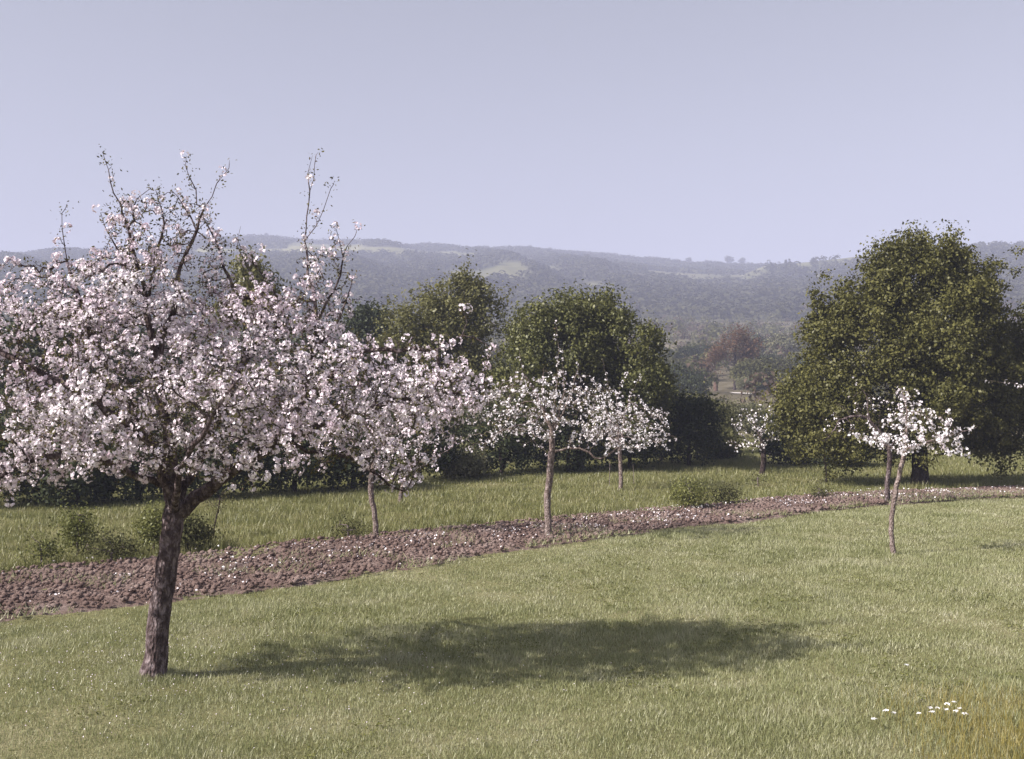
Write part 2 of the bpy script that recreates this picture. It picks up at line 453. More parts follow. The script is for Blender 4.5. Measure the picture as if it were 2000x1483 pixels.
# ------------------------------------------------------------------ skeletons
class Skel:
    def __init__(s):
        s.p = []; s.par = []; s.rmin = {}
    def add(s, p, par):
        s.p.append(np.asarray(p, float)); s.par.append(par)
        return len(s.p) - 1
    def limb(s, pts, par=None, step=0.12, wig=0.0):
        """polyline densified; returns index list; par = index to hang on"""
        pts = [np.asarray(q, float) for q in pts]
        ids = []
        if par is None:
            par = s.add(pts[0], -1); ids.append(par); start = pts[0]
            rest = pts[1:]
        else:
            start = s.p[par]; rest = pts
        allp = [start] + list(rest)
        # Catmull-Rom
        for k in range(len(allp) - 1):
            p0 = allp[max(k - 1, 0)]; p1 = allp[k]; p2 = allp[k + 1]; p3 = allp[min(k + 2, len(allp) - 1)]
            m = max(1, int(np.linalg.norm(p2 - p1) / step))
            for q in range(1, m + 1):
                t = q / m
                c = 0.5 * ((2 * p1) + (-p0 + p2) * t + (2 * p0 - 5 * p1 + 4 * p2 - p3) * t * t + (-p0 + 3 * p1 - 3 * p2 + p3) * t ** 3)
                c = c + rng.normal(size=3) * wig
                par = s.add(c, par); ids.append(par)
        return ids
    def nearest(s, q):
        A = np.array(s.p)
        return int(np.argmin(((A - np.asarray(q)) ** 2).sum(1)))
    def grow(s, att, step, infl, kill, iters=80, jit=0.25, trop=(0, 0, 0.05), first=0, maxn=9000):
        att = np.asarray(att, float)
        base = np.array(s.p)
        best = np.full(len(att), 1e9); bi = np.zeros(len(att), int)
        def upd(pts, ids, sel):
            for c0 in range(0, len(pts), 200):
                q = pts[c0:c0 + 200]
                d = np.linalg.norm(att[sel][:, None] - q[None], axis=2)
                k = d.argmin(1); dm = d[np.arange(len(sel)), k]
                up = dm < best[sel]
                w = sel[up]; best[w] = dm[up]; bi[w] = ids[c0 + k[up]]
        alive = np.arange(len(att))
        ids0 = np.arange(first, len(base))
        upd(base[first:], ids0, alive)
        trop = np.array(trop)
        for it in range(iters):
            alive = alive[best[alive] > kill]
            if len(alive) == 0 or len(s.p) > maxn: break
            act = alive[best[alive] < infl]
            if len(act) == 0:
                act = alive[np.argsort(best[alive])[:5]]
            P_ = np.array(s.p)
            dirs = norm(att[act] - P_[bi[act]])
            uq, inv = np.unique(bi[act], return_inverse=True)
            acc = np.zeros((len(uq), 3)); np.add.at(acc, inv, dirs)
            d = norm(norm(acc) + rng.normal(size=acc.shape) * jit + trop)
            newp = P_[uq] + d * step
            ids = np.array([s.add(newp[k], int(uq[k])) for k in range(len(uq))])
            upd(newp, ids, alive)
    def finish(s, rtip, rbase):
        n = len(s.p)
        s.P = np.array(s.p); s.par = list(s.par)
        cnt = np.zeros(n); kids = [[] for _ in range(n)]
        for i in range(n - 1, -1, -1):
            if not kids[i]: cnt[i] = 1
            p = s.par[i]
            if p >= 0:
                cnt[p] += cnt[i]; kids[p].append(i)
        s.kids = kids; s.cnt = cnt
        e = math.log(max(cnt[0], 3)) / math.log(max(rbase / rtip, 1.2))
        s.r = rtip * cnt ** (1 / e)
        for i_, v_ in s.rmin.items(): s.r[i_] = max(s.r[i_], v_)
        return s
    def sort_ok(s):
        return all(p < i for i, p in enumerate(s.par))
    def mesh(s, cut=0.0, rough=0.0, flare=None, ctr=0):
        """tubes along chains for nodes thicker than cut"""
        V = []; Fc = []; nv = 0
        n = len(s.P)
        P_ = s.P; R_ = s.r
        stack = [(0, -1)]
        while stack:
            st, pa = stack.pop()
            chain = [pa, st] if pa >= 0 else [st]
            c = st
            while s.kids[c]:
                ks = sorted(s.kids[c], key=lambda q: -s.cnt[q])
                for q in ks[1:]:
                    stack.append((q, c))
                c = ks[0]; chain.append(c)
            if len(chain) < 2: continue
            r = R_[chain].copy()
            if pa >= 0: r[0] = min(r[0], r[1] * 1.05)
            if max(r) < cut: continue
            rm = r.max()
            k = 14 if rm > 0.07 else 8 if rm > 0.03 else 5 if rm > 0.012 else 3
            pts = P_[chain]
            t = norm(np.gradient(pts, axis=0))
            u = norm(np.cross(t[0], [0.31, 0.9, 0.2]))
            ang = np.arange(k) * 2 * math.pi / k
            ca, sa = np.cos(ang)[:, None], np.sin(ang)[:, None]
            for q in range(len(chain)):
                u = u - t[q] * np.dot(u, t[q]); u = u / (np.linalg.norm(u) + 1e-9)
                w = np.cross(t[q], u)
                rr = r[q]
                if q == len(chain) - 1: rr *= 0.4
                if flare and pts[q][2] < flare[0]:
                    rr *= 1 + flare[1] * (1 - max(pts[q][2], 0) / flare[0]) ** 2
                rad_ = np.full((k, 1), rr)
                if rough and rr > 0.02:
                    rad_ = rad_ * (1 + rough * (rng.random((k, 1)) - 0.5) + rough * 0.9 * np.sin(ang * 3 + pts[q][2] * 2)[:, None] * 0.5)
                V.append(pts[q] + (u * ca + w * sa) * rad_)
                if q:
                    b0 = nv - k
                    for e in range(k):
                        e2 = (e + 1) % k
                        Fc.append((b0 + e, b0 + e2, nv + e2, nv + e))
                nv += k
        return np.concatenate(V), np.array(Fc)


def ell_pts(n, c, r, shell=0.0):
    """points in an ellipsoid; shell pushes them outwards"""
    d = rand_dirs(n)
    t = rng.random((n, 1)) ** (1 / 3)
    t = t * (1 - shell) + shell * (0.75 + 0.25 * t)
    return np.asarray(c) + d * t * np.asarray(r)


def blossom_tree(name, sk, base, rtip, rbase, prob, csize, fl_r, nfl, leafn, leaf_l, bark, petal, label, cat, group=None, rough=0.12, max_cnt=14, leaf_mat_=None, flare=(0.35, 0.35), simple=False, shift=0.03, leaf_prob=0.8, lspread=0.045):
    """prob(P)->probability of a cluster at a twig node"""
    sk.P = None
    sk.finish(rtip, rbase)
    base = np.asarray(base)
    root = empty(name, base)
    tag(root, label, cat, group)
    off = base
    v, f = None, None
    sk.P = sk.P - off
    v, f = sk.mesh(rough=rough, flare=flare)
    zcut = None
    # split the wood: trunk and main limbs / finer branches by position of ring radius is costly, keep trunk chain apart
    mesh_obj("trunk", v, f, bark, root, smooth=True)
    tw = np.where(sk.cnt <= max_cnt)[0]
    tw = tw[sk.P[tw, 2] > 0.6]
    pr = prob(sk.P[tw] + off)
    sel = tw[rng.random(len(tw)) < pr]
    C = sk.P[sel] + rng.normal(size=(len(sel), 3)) * shift
    # flower cluster: nfl flowers on the upper/outer side of a small ball
    crown_c = sk.P[tw].mean(0)
    out = norm(C - crown_c + np.array([0, 0, 0.4]))
    m = len(C)
    sc = (0.6 + 0.7 * rng.random((m, 1, 1)))
    dd = norm(rng.normal(size=(m, nfl, 3)) + out[:, None] * 0.7)
    FC = (C[:, None] + dd * csize * sc * 0.5).reshape(-1, 3)
    FN = norm(dd + rng.normal(size=dd.shape) * 0.35).reshape(-1, 3)
    keep = rng.random(len(FC)) < 0.88
    FC, FN = FC[keep], FN[keep]
    fr = fl_r * (0.75 + 0.5 * rng.random(len(FC)))
    if simple:
        v, f = quads(FC, FN, fr * 2, fr * 1.9)
    else:
        v, f = flowers(FC, FN, fr)
    mesh_obj("blossom", v, f, petal, root)
    if leafn:
        ls = tw[rng.random(len(tw)) < leaf_prob]
        LC = (np.repeat(sk.P[ls], leafn, 0) + rng.normal(size=(len(ls) * leafn, 3)) * lspread)
        LN = norm(rng.normal(size=LC.shape) + np.array([0, 0, 0.5]))
        ll = leaf_l * (0.6 + 0.7 * rng.random(len(LC)))
        v, f = quads(LC, LN, ll, ll * 0.5)
        mesh_obj("leaves", v, f, leaf_mat_ or M_YLEAF, root)
    return root


# ------------------------------------------------------------------ hero apple tree
D0 = 12.55
def h(px, py, dy=0.0):
    # depth offset keeps the place of the limb as seen, at its own distance
    return P(px, py, D0, dy)

base0 = P(300, 1333, D0); base0[2] = H1(base0[0], base0[1]) - 0.04
sk = Skel()
tr = sk.limb([base0, h(304, 1290), h(311, 1210), h(322, 1130), h(333, 1060), h(337, 1010)], step=0.10, wig=0.006)
fork = tr[-1]
A = sk.limb([h(334, 950, .1), h(333, 880, .1), h(318, 790, .15), h(302, 690, .1), h(288, 590, .0), h(262, 490, -.1), h(232, 400, -.1), h(209, 318, -.1)], fork, wig=0.012)
B = sk.limb([h(385, 975), h(430, 938, -.1), h(485, 900, -.15), h(560, 855, -.2), h(650, 825, -.2), h(740, 790, -.1), (h(840, 772, 0)), h(930, 760, .1)], fork, wig=0.015)
Cc = sk.limb([h(360, 955, .3), h(398, 880, .6), h(432, 800, .8), h(470, 720, .8), h(520, 640, .7), h(500, 560, .7), h(465, 480, .6)], fork, wig=0.015)
Dl = sk.limb([h(310, 890, -.3), h(262, 835, -.5), h(190, 790, -.6), h(110, 745, -.6), h(30, 700, -.5), h(-60, 660, -.4)], tr[-1], wig=0.015)
E = sk.limb([h(352, 930, -.6), h(380, 870, -1.0), h(420, 800, -1.3), h(470, 740, -1.4)], fork, wig=0.015)
E2 = sk.limb([h(300, 880, .9), h(250, 800, 1.4), h(200, 720, 1.6), h(150, 640, 1.5)], sk.nearest(h(334,900,.1)), wig=0.015)
E3 = sk.limb([h(270, 930, -.3), h(210, 905, -.5), h(140, 890, -.6), h(60, 900, -.6), h(0, 930, -.6)], sk.nearest(h(334,950,.1)), wig=0.015)
for ids_, r0_, r1_ in ((A, .085, .004), (B, .088, .010), (Cc, .060, .004), (Dl, .05, .008), (E, .05, .008), (tr, .126, .112)):
    for q_, i_ in enumerate(ids_): sk.rmin[i_] = max(r1_, r0_ * (1 - q_ / len(ids_)) ** 1.3) if ids_ is not tr else r0_ + (r1_ - r0_) * q_ / len(ids_)
# upright water shoots
k = sk.limb([h(318, 660, .1), h(345, 590, .1), h(352, 520, .1), h(385, 450, .05), h(400, 405, 0), h(425, 365, 0), h(447, 332, 0)], sk.nearest(h(312,730,.1)), wig=0.012)
sk.limb([h(384, 400, .1), h(382, 370, .1), h(362, 322, .1)], sk.nearest(h(400,405,0)), wig=0.01)
sk.limb([h(372, 420, .1), h(340, 375, .2)], sk.nearest(h(385,450,.05)), wig=0.01)
sk.limb([h(300, 520, 0), h(318, 440, 0), h(306, 372, 0)], sk.nearest(h(290, 600)), wig=0.012)
sk.limb([h(245, 520, -.2), h(215, 470, -.2), h(198, 420, -.2)], sk.nearest(h(285, 590)), wig=0.012)
sk.limb([h(262, 430, 0), h(268, 385, 0), h(290, 365, 0)], sk.nearest(h(250, 450)), wig=0.01)
c1 = sk.limb([h(590, 770, .2), h(612, 690, .2), h(618, 610, .2), h(604, 540, .2), h(596, 470, .2), h(600, 400, .2), h(612, 350, .2), h(616, 308, .2)], sk.nearest(h(560, 855, -.2)), wig=0.012)
sk.limb([h(618, 440, .2), h(634, 410, .2), h(644, 370, .2)], sk.nearest(h(597, 470, .2)), wig=0.01)
sk.limb([h(600, 340, .25), h(611, 305, .25)], sk.nearest(h(604, 380, .2)), wig=0.006)
c2 = sk.limb([h(640, 590, .3), h(662, 540, .3), h(668, 500, .3), h(655, 450, .3)], sk.nearest(h(618, 640, .2)), wig=0.012)
sk.limb([h(680, 480, .3), h(690, 462, .3)], sk.nearest(h(668, 505, .3)), wig=0.008)
sk.limb([h(655, 640, .1), h(676, 590, .1), h(690, 545, .1)], sk.nearest(h(620, 690, .2)), wig=0.01)
sk.limb([h(455, 560, .3), h(432, 500, .3), h(415, 455, .3), h(392, 420, .3)], sk.nearest(h(495, 600, .7)), wig=0.012)
sk.limb([h(560, 640, .4), h(545, 590, .4), h(500, 520, .4), h(462, 470, .4), h(470, 440, .4)], sk.nearest(h(520, 650, .7)), wig=0.012)
sk.limb([h(160, 600, 0), h(140, 540, 0), h(125, 480, 0), h(122, 418, 0)], sk.nearest(h(190, 700, 1)), wig=0.008)
# long right arm
arm = sk.limb([h(640, 740, -.2), h(690, 698, -.3), h(755, 682, -.3), h(850, 684, -.3), h(905, 655, -.3), h(975, 684, -.3)], sk.nearest(h(590, 790, .1)), wig=0.012)
sk.limb([h(860, 720, -.3), h(880, 745, -.3)], sk.nearest(h(850, 684, -.3)), wig=0.01)
sk.limb([h(912, 630, -.3), h(904, 600, -.3)], sk.nearest(h(905, 655, -.3)), wig=0.005)
low = sk.limb([h(600, 880, -.1), h(680, 895, -.1), h(740, 930, -.1), h(790, 965, -.1)], sk.nearest(h(560, 855, -.2)), wig=0.015)

LOBES = [  # px, py, rx, ry, depth centre, depth radius, points
    (310, 770, 290, 135, -.1, 1.7, 700),
    (200, 850, 260, 95, -.3, 1.5, 380),
    (20, 790, 210, 170, -.1, 1.5, 330),
    (-20, 930, 120, 60, -.5, .8, 50),
    (40, 620, 150, 110, 0, 1.2, 120),
    (250, 610, 170, 110, 0, 1.2, 260),
    (290, 480, 85, 100, 0, .6, 130), (370, 430, 50, 50, 0, .4, 30), (240, 430, 30, 60, -.1, .3, 25),
    (390, 500, 70, 80, .1, .5, 30),
    (450, 640, 130, 90, .4, 1.0, 200),
    (530, 640, 130, 70, .3, 1.0, 200),
    (480, 760, 160, 110, 0, 1.6, 330),
    (640, 740, 140, 100, -.1, 1.4, 260),
    (620, 850, 160, 70, -.3, 1.2, 200),
    (780, 790, 130, 90, -.1, 1.1, 210),
    (880, 760, 90, 60, 0, .8, 90),
    (760, 900, 90, 60, -.1, .7, 80),
    (430, 890, 90, 60, -.7, .6, 70),
    (500, 930, 30, 30, -.6, .3, 10),
    (800, 675, 140, 35, -.3, .3, 50),
    (615, 560, 60, 90, .2, .35, 50),
    (640, 620, 60, 60, .2, .5, 45),
]
att = []
for (cx, cy, rx, ry, dc, dr, n) in LOBES:
    c = h(cx, cy, dc)
    s_ = D0 / F
    att.append(ell_pts(int(n * 1.7), c, (rx * s_, dr, ry * s_)))
att = np.concatenate(att)
att = att[att[:, 2] > 1.75]
sk.grow(att, 0.10, 0.9, 0.12, 70, jit=0.30, trop=(0, 0, 0.10), first=len(tr) + 3, maxn=16000)
# short side twigs on the bare shoots
n0 = len(sk.p)
for q in range(n0):
    z = sk.p[q][2]
    if z > 3.9 and rng.random() < 0.55:
        d = rand_dirs(1)[0]; d[2] = abs(d[2]) * 0.8
        i1 = sk.add(sk.p[q] + d * 0.06, q)
        if rng.random() < 0.5: sk.add(sk.p[i1] + (d + np.array([0, 0, .5])) * 0.05, i1)


def hero_prob(Q):
    z = Q[:, 2]
    pxl = 1000 + Q[:, 0] / Q[:, 1] * F
    pr = np.interp(z, [1.5, 3.6, 4.3, 4.8, 5.8], [0.72, 0.72, 0.66, 0.34, 0.14])
    dark = (pxl > 400) & (pxl < 600) & (z > 3.35) & (z < 4.4)
    pr = np.where(dark, pr * 0.7, pr)
    # patches of heavier and lighter bloom
    pr = pr * np.clip(1.12 + 2.0 * fbm(Q[:, 0] * 2.4 + Q[:, 1] + 5, Q[:, 2] * 2.4, 2), 0.30, 1.4)
    return pr


blossom_tree("apple_tree", sk, base0, 0.0042, 0.112, hero_prob, 0.088, 0.0185, 13, 7, 0.036, M_BARK, M_PETAL,
             "largest apple tree, in pinkish white bloom, thick leaning trunk standing in the near grass", "apple tree", rough=0.10, max_cnt=45, flare=(0.28, 0.5))


# ------------------------------------------------------------------ the smaller blossom trees
def small_tree(name, trunk_px, D, lobes, shoots, rb, prob, label, seed_step=0.1, kill=0.17, cs=0.075, fr=0.021, nfl=5, petal=M_PETAL_W, bark=M_BARK_PALE, leafn=3, maxc=10, arms=None, rtip=0.004, simple=False, name_cat="apple tree", leafp=0.8):
    s_ = D / F
    b = P(trunk_px[0][0], trunk_px[0][1], D); gz = H1(b[0], b[1]); dz = gz - b[2]
    def q(px, py, dy=0.0):
        p = P(px, py, D); p[1] += dy; p[2] += dz; return p
    sk = Skel()
    b0 = q(*trunk_px[0]); b0[2] = gz - 0.03
    t = sk.limb([b0] + [q(*w) for w in trunk_px[1:]], step=seed_step, wig=0.006)
    if arms:
        for a_ in arms:
            sk.limb([q(*w) for w in a_], sk.nearest(q(*a_[0])), step=seed_step, wig=0.012)
    for sh in shoots:
        sk.limb([q(*w) for w in sh], sk.nearest(q(*sh[0])) if False else t[-1 - (rng.integers(0, 2))], step=seed_step, wig=0.012)
    at = [ell_pts(n, q(cx, cy, dc), (rx * s_, dr, ry * s_)) for (cx, cy, rx, ry, dc, dr, n) in lobes]
    sk.grow(np.concatenate(at), seed_step, 0.9, kill, 60, jit=0.32, trop=(0, 0, 0.06), first=len(t) - 2, maxn=5000)
    pf = (lambda Q: np.full(len(Q), prob)) if not callable(prob) else prob
    return blossom_tree(name, sk, b0, rtip, rb, pf, cs, fr, nfl, leafn, 0.045, bark, petal, label, name_cat, rough=0.15, max_cnt=maxc, simple=simple, flare=(0.3, 0.3), leaf_prob=leafp)


small_tree("apple_tree", [(735, 1055), (733, 1020), (727, 985), (724, 950), (735, 900)], 23.8,
           [(735, 800, 165, 100, 0, 1.6, 420), (820, 830, 90, 110, 0, 1.0, 160), (640, 850, 80, 60, 0, 1.0, 80), (780, 930, 70, 35, -.2, .7, 50)],
           [], 0.058, 0.62, "blooming apple tree behind the largest one, slim trunk at the tilled strip's far edge", petal=M_PETAL, cs=0.10, fr=0.026, nfl=6)
small_tree("apple_tree", [(1073, 1058), (1071, 1020), (1069, 980), (1074, 930), (1077, 885), (1078, 850)], 23.5,
           [(1065, 815, 165, 62, 0, 1.5, 620), (1080, 775, 125, 42, 0, 1.1, 260), (950, 860, 60, 35, 0, .8, 60), (1190, 850, 60, 40, 0, .8, 60)],
           [[(1085, 780), (1090, 700), (1086, 635)], [(1045, 770), (1020, 730), (1015, 690)], [(1100, 780), (1098, 700)], [(1060, 780), (1062, 720)], [(1110, 790), (1130, 720)]], 0.070, 0.62,
           "straight-trunked apple tree rising from the tilled strip, flat white crown with tall shoots", arms=[[(1075, 890), (1130, 880, -.1), (1170, 900, -.1), (1210, 875, -.1)]])
small_tree("apple_tree", [(1211, 958), (1213, 925), (1211, 890), (1210, 868)], 34.0,
           [(1225, 835, 100, 56, 0, 1.5, 480), (1200, 800, 60, 35, 0, 1.0, 90), (1290, 860, 45, 25, 0, .6, 50)],
           [[(1195, 790), (1185, 740), (1176, 697)], [(1205, 780), (1225, 725)], [(1225, 790), (1250, 735)], [(1180, 790), (1168, 755)]], 0.062, 0.6,
           "low densely white apple tree beyond the strip, bare forked shoots on top, dark hedge behind",
           cs=0.09, fr=0.026, petal=M_PETAL_W)
small_tree("apple_tree", [(1745, 1083), (1742, 1055), (1741, 1025), (1747, 975), (1756, 930), (1765, 893), (1768, 870)], 21.8,
           [(1745, 858, 90, 24, 0, .9, 150), (1795, 835, 75, 42, 0, .9, 190), (1840, 870, 60, 30, 0, .6, 60), (1768, 778, 34, 28, 0, .4, 40), (1795, 800, 45, 20, 0, .4, 40), (1830, 880, 45, 22, 0, .6, 40), (1890, 848, 30, 12, 0, .3, 14), (1672, 855, 26, 10, 0, .3, 12)],
           [[(1770, 820), (1768, 780), (1758, 752)]], 0.046, 0.62,
           "young apple tree with pale crooked trunk in the near grass, loose bright white clumps", cs=0.12, fr=0.027, nfl=8, kill=0.2,
           arms=[[(1765, 880), (1830, 860), (1880, 845), (1915, 830)], [(1765, 885), (1715, 865), (1660, 848)]])
small_tree("apple_tree", [(1734, 985), (1733, 950), (1738, 900), (1737, 870)], 30.0,
           [(1700, 820, 105, 55, 0, 1.3, 210), (1640, 850, 50, 30, 0, .7, 50)],
           [], 0.066, 0.16, "sparse brownish apple tree with hardly any bloom, trunk just left of the crooked one", bark=M_BARK, leafn=2,
           arms=[[(1735, 880), (1700, 820), (1690, 770), (1660, 730)], [(1737, 870), (1690, 815), (1640, 820)], [(1740, 870), (1800, 820), (1860, 815)]], kill=0.2, rtip=.004)
small_tree("apple_sapling", [(1615, 945), (1612, 910), (1608, 880), (1606, 865)], 36.5,
           [(1600, 868, 42, 26, 0, .6, 60)], [], 0.032, 0.12, "thin sapling with a small tuft of leaves in front of the big green tree", leafn=7, kill=0.2, name_cat="sapling", cs=0.1)
small_tree("apple_tree", [(1488, 925), (1492, 890), (1488, 862)], 39.5,
           [(1482, 832, 60, 46, 0, 1.0, 260), (1448, 862, 34, 28, 0, .7, 70)], [], 0.09, 0.60,
           "faint greenish apple tree in half bloom against the left foot of the big green tree", cs=0.14, fr=0.034, nfl=4, leafn=9, kill=0.26, simple=True, bark=M_BARK_DARK, seed_step=0.14)
small_tree("apple_tree", [(2085, 1000), (2080, 940), (2070, 880), (2060, 820)], 28.0,
           [(2070, 740, 70, 60, 0, .8, 140), (1950, 742, 22, 10, 0, .2, 24)], [[(2000, 755), (1930, 740)]], 0.06, 0.6,
           "white blossoming apple tree at the very right edge of the picture", cs=0.13, fr=0.027, nfl=7, kill=0.2)
small_tree("apple_tree", [(780, 985), (787, 950), (800, 915)], 30.5, [(810, 880, 60, 50, 0, .8, 70)], [], 0.06, 0.4,
           "leaning pinkish stemmed apple tree, half hidden under the hanging bloom left of the middle", cs=0.1, fr=0.026, petal=M_PETAL, kill=0.24)


# ------------------------------------------------------------------ leafy trees
def leafy(name, base, fork_h, lobes, nclump, nleaf, ll, rc, mat, bark, rbase, label=None, cat="tree", group=None, seedlean=(0, 0), step=0.3, upright=0.2, lobed_gap=0.0, parts=("trunk", "crown"), flat=0.8, sub=None):
    """base world point; lobes (cx,cy,cz, rx,ry,rz, weight) relative to base"""
    root = empty(name, base)
    tag(root, label, cat, group)
    w = np.array([l_[6] for l_ in lobes], float); w /= w.sum()
    cl = []
    for l_, ww in zip(lobes, w):
        n = max(3, int(nclump * ww))
        if sub:
            m_ = max(2, int(n / sub[0]))
            c0 = ell_pts(m_, l_[:3], np.array(l_[3:6]) * 0.88, 0.80)
            q0 = rng.random(m_) < 0.3
            c0[q0] = np.array(l_[:3]) + (c0[q0] - np.array(l_[:3])) * 0.55
            k0 = rng.integers(0, m_, n)
            cl.append(c0[k0] + rng.normal(size=(n, 3)) * np.array([sub[1], sub[1], sub[1] * 1.35]) * (0.6 + 0.8 * rng.random((m_, 1)))[k0])
        else:
            cl.append(ell_pts(n, l_[:3], l_[3:6], 0.75))
    cl = np.concatenate(cl)
    cl = cl[cl[:, 2] > min(0.25, 0.35 * cl[:, 2].max())]
    if lobed_gap:
        g_ = fbm(cl[:, 0] * 0.9 + cl[:, 1] * 0.7 + 50, cl[:, 2] * 0.9 + 50, 2)
        cl = cl[g_ > -lobed_gap]
    sk = Skel()
    t = sk.limb([np.array([0, 0, -0.1]), np.array([seedlean[0] * .5, seedlean[1] * .5, fork_h * .5]), np.array([seedlean[0], seedlean[1], fork_h])], step=step, wig=0.01)
    top = max(l_[2] + l_[5] * 0.6 for l_ in lobes)
    cx = np.average([l_[0] for l_ in lobes], weights=w); cy = np.average([l_[1] for l_ in lobes], weights=w)
    sk.limb([np.array([cx * .5, cy * .5, (fork_h + top) / 2]), np.array([cx, cy, top])], t[-1], step=step, wig=0.03)
    sub = cl[rng.random(len(cl)) < min(1, 260 / len(cl))]
    sk.grow(sub * np.array([.93, .93, .97]), step, 3.0, step * 1.3, 40, jit=0.2, trop=(0, 0, 0.1), first=len(t) - 1, maxn=2200)
    sk.finish(0.008, rbase)
    v, f = sk.mesh(rough=0.12, flare=(0.5, 0.3))
    mesh_obj(parts[0], v, f, bark, root, smooth=True)
    n = len(cl)
    cc = np.average(cl, axis=0)
    per = rng.poisson(nleaf, n)
    idx = np.repeat(np.arange(n), per)
    sz = 0.6 + 0.8 * rng.random(n)
    o_ = rng.normal(size=(len(idx), 3)) * rc * sz[idx][:, None]
    o_[:, 2] *= flat
    LC = cl[idx] + o_
    outw = norm(o_ + 0.4 * norm(cl[idx] - cc) * rc)
    LN = norm(outw * 0.8 + rng.normal(size=outw.shape) * 0.6 + np.array([0, 0, upright]))
    lsz = ll * (0.6 + 0.8 * rng.random(len(idx)))
    v, f = quads(LC, LN, lsz, lsz * 0.62)
    mesh_obj(parts[1], v, f, mat, root)
    return root


def lobes_px(D, gz, bx, rows):
    """rows: px, py, rx, ry, dy, ry_depth, weight in plate pixels at distance D, relative to base"""
    s_ = D / F
    b = np.array([bx, D, gz])
    res = []
    for (px, py, rx, ry, dy, dr, w) in rows:
        p = P(px, py, D); p[1] += dy
        p = p - b
        res.append((p[0], p[1], p[2], rx * s_, dr, ry * s_, w))
    return res


def leafy_px(name, px, py, D, rows, fork_px, nclump, nleaf, ll, rc, mat, bark, rb, label, cat="tree", **kw):
    b = P(px, py, D); gz = H1(b[0], D); b[2] = gz
    return leafy(name, b, max(0.3, (py - fork_px) * D / F), lobes_px(D, gz, b[0], rows), nclump, nleaf, ll, rc, mat, bark, rb, label, cat, **kw)


# the big green tree on the right
leafy_px("broadleaf_tree", 1797, 955, 35.5, [
    (1775, 508, 26, 42, 0, .8, 1.8), (1808, 498, 18, 34, -.3, .5, .9), (1745, 530, 44, 42, 0, 1.2, 2.5), (1858, 528, 40, 45, 0, 1.2, 2.2), (1862, 492, 10, 22, 0, .3, .3),
    (1800, 570, 110, 70, 0, 2.2, 6), (1690, 610, 65, 60, -.3, 1.6, 4), (1895, 580, 50, 60, 0, 1.6, 4), (1925, 545, 16, 26, 0, .5, .6), (1960, 850, 70, 55, 0, 1.8, 3.5), (1620, 655, 55, 50, -.2, 1.2, 3),
    (1790, 670, 60, 60, -1.6, 1.2, 3), (1800, 760, 60, 50, -1.8, 1.2, 2.5), (1720, 700, 120, 75, -.8, 2.2, 7), (1860, 700, 120, 85, -.6, 2.4, 7), (1950, 680, 70, 80, .3, 2.0, 4), (1620, 740, 70, 60, 0, 1.6, 4),
    (1585, 800, 60, 60, .2, 1.4, 4), (1660, 820, 110, 65, -.3, 2.2, 6), (1800, 800, 120, 75, -.5, 2.4, 6), (1940, 800, 90, 80, .2, 2.2, 6),
    (1590, 850, 45, 38, .3, 1.2, 2), (2040, 760, 90, 110, .5, 2.2, 5), (1700, 865, 60, 28, .4, 1.2, 1.5), (1600, 640, 40, 30, 0, .6, 1)],
    890, 3300, 52, 0.10, 0.15, M_OAK, M_BARK_DARK, 0.24, "huge dense dark green broadleaf tree with a thick dark trunk at right", "broadleaf tree", step=0.35, sub=(9, 0.26))

# the round dark tree in the middle: a lit shoulder and a smooth dark dome
leafy_px("round_tree", 1130, 925, 41, [
    (1052, 655, 72, 54, -.6, 1.8, 5), (1140, 640, 88, 54, 0, 2.0, 6), (1207, 672, 88, 74, 0, 2.4, 8), (1252, 755, 66, 80, .2, 2.0, 5),
    (1090, 730, 110, 80, -.2, 2.4, 7), (1025, 725, 60, 70, -.3, 1.6, 3), (1130, 608, 60, 26, 0, 1.2, 1.5), (1180, 830, 130, 60, .4, 2.4, 6), (1030, 820, 80, 55, .3, 2.0, 3)],
    880, 1700, 44, 0.11, 0.20, M_ROUND, M_BARK_DARK, 0.2, "dark round-headed tree filling the middle behind the straight-trunked apple tree", step=0.35, sub=(14, 0.20))
# feathery olive tree left of it
leafy_px("elm_tree", 880, 935, 46, [
    (782, 665, 60, 66, 0, 1.8, 5), (850, 640, 66, 66, 0, 1.8, 5), (920, 628, 58, 60, 0, 1.6, 5), (945, 575, 30, 22, 0, 1.0, 1.2), (905, 570, 22, 22, 0, .8, 1),
    (850, 720, 120, 70, 0, 2.2, 6), (930, 740, 70, 70, -.2, 2, 4), (860, 820, 110, 70, 0, 2.2, 4), (835, 585, 24, 22, 0, .8, .8)],
    870, 1300, 34, 0.12, 0.19, M_ELM, M_BARK_DARK, 0.18, "feathery olive green tree with an open top just left of the round dark tree", step=0.4, upright=0.5, sub=(10, 0.28))
leafy_px("small_dark_tree", 722, 930, 58, [(722, 660, 45, 62, 0, 1.8, 4), (710, 760, 60, 70, 0, 2, 3)], 850, 260, 30, 0.2, 0.35, M_DARK, M_BARK_DARK, 0.18,
         "slim dark bluish tree between the largest apple tree and the feathery olive tree", step=0.5)
leafy_px("poplar_tree", 480, 960, 44, [(485, 525, 14, 20, 0, .5, .7), (505, 562, 24, 24, 0, .7, 1.2), (465, 610, 40, 22, 0, 1.0, 1.0), (470, 800, 80, 80, 0, 2, 4)], 850, 330, 34, 0.15, 0.28, M_ELM, M_BARK_DARK, 0.18,
         "olive green tree rising behind the upper right of the largest apple tree", step=0.4)
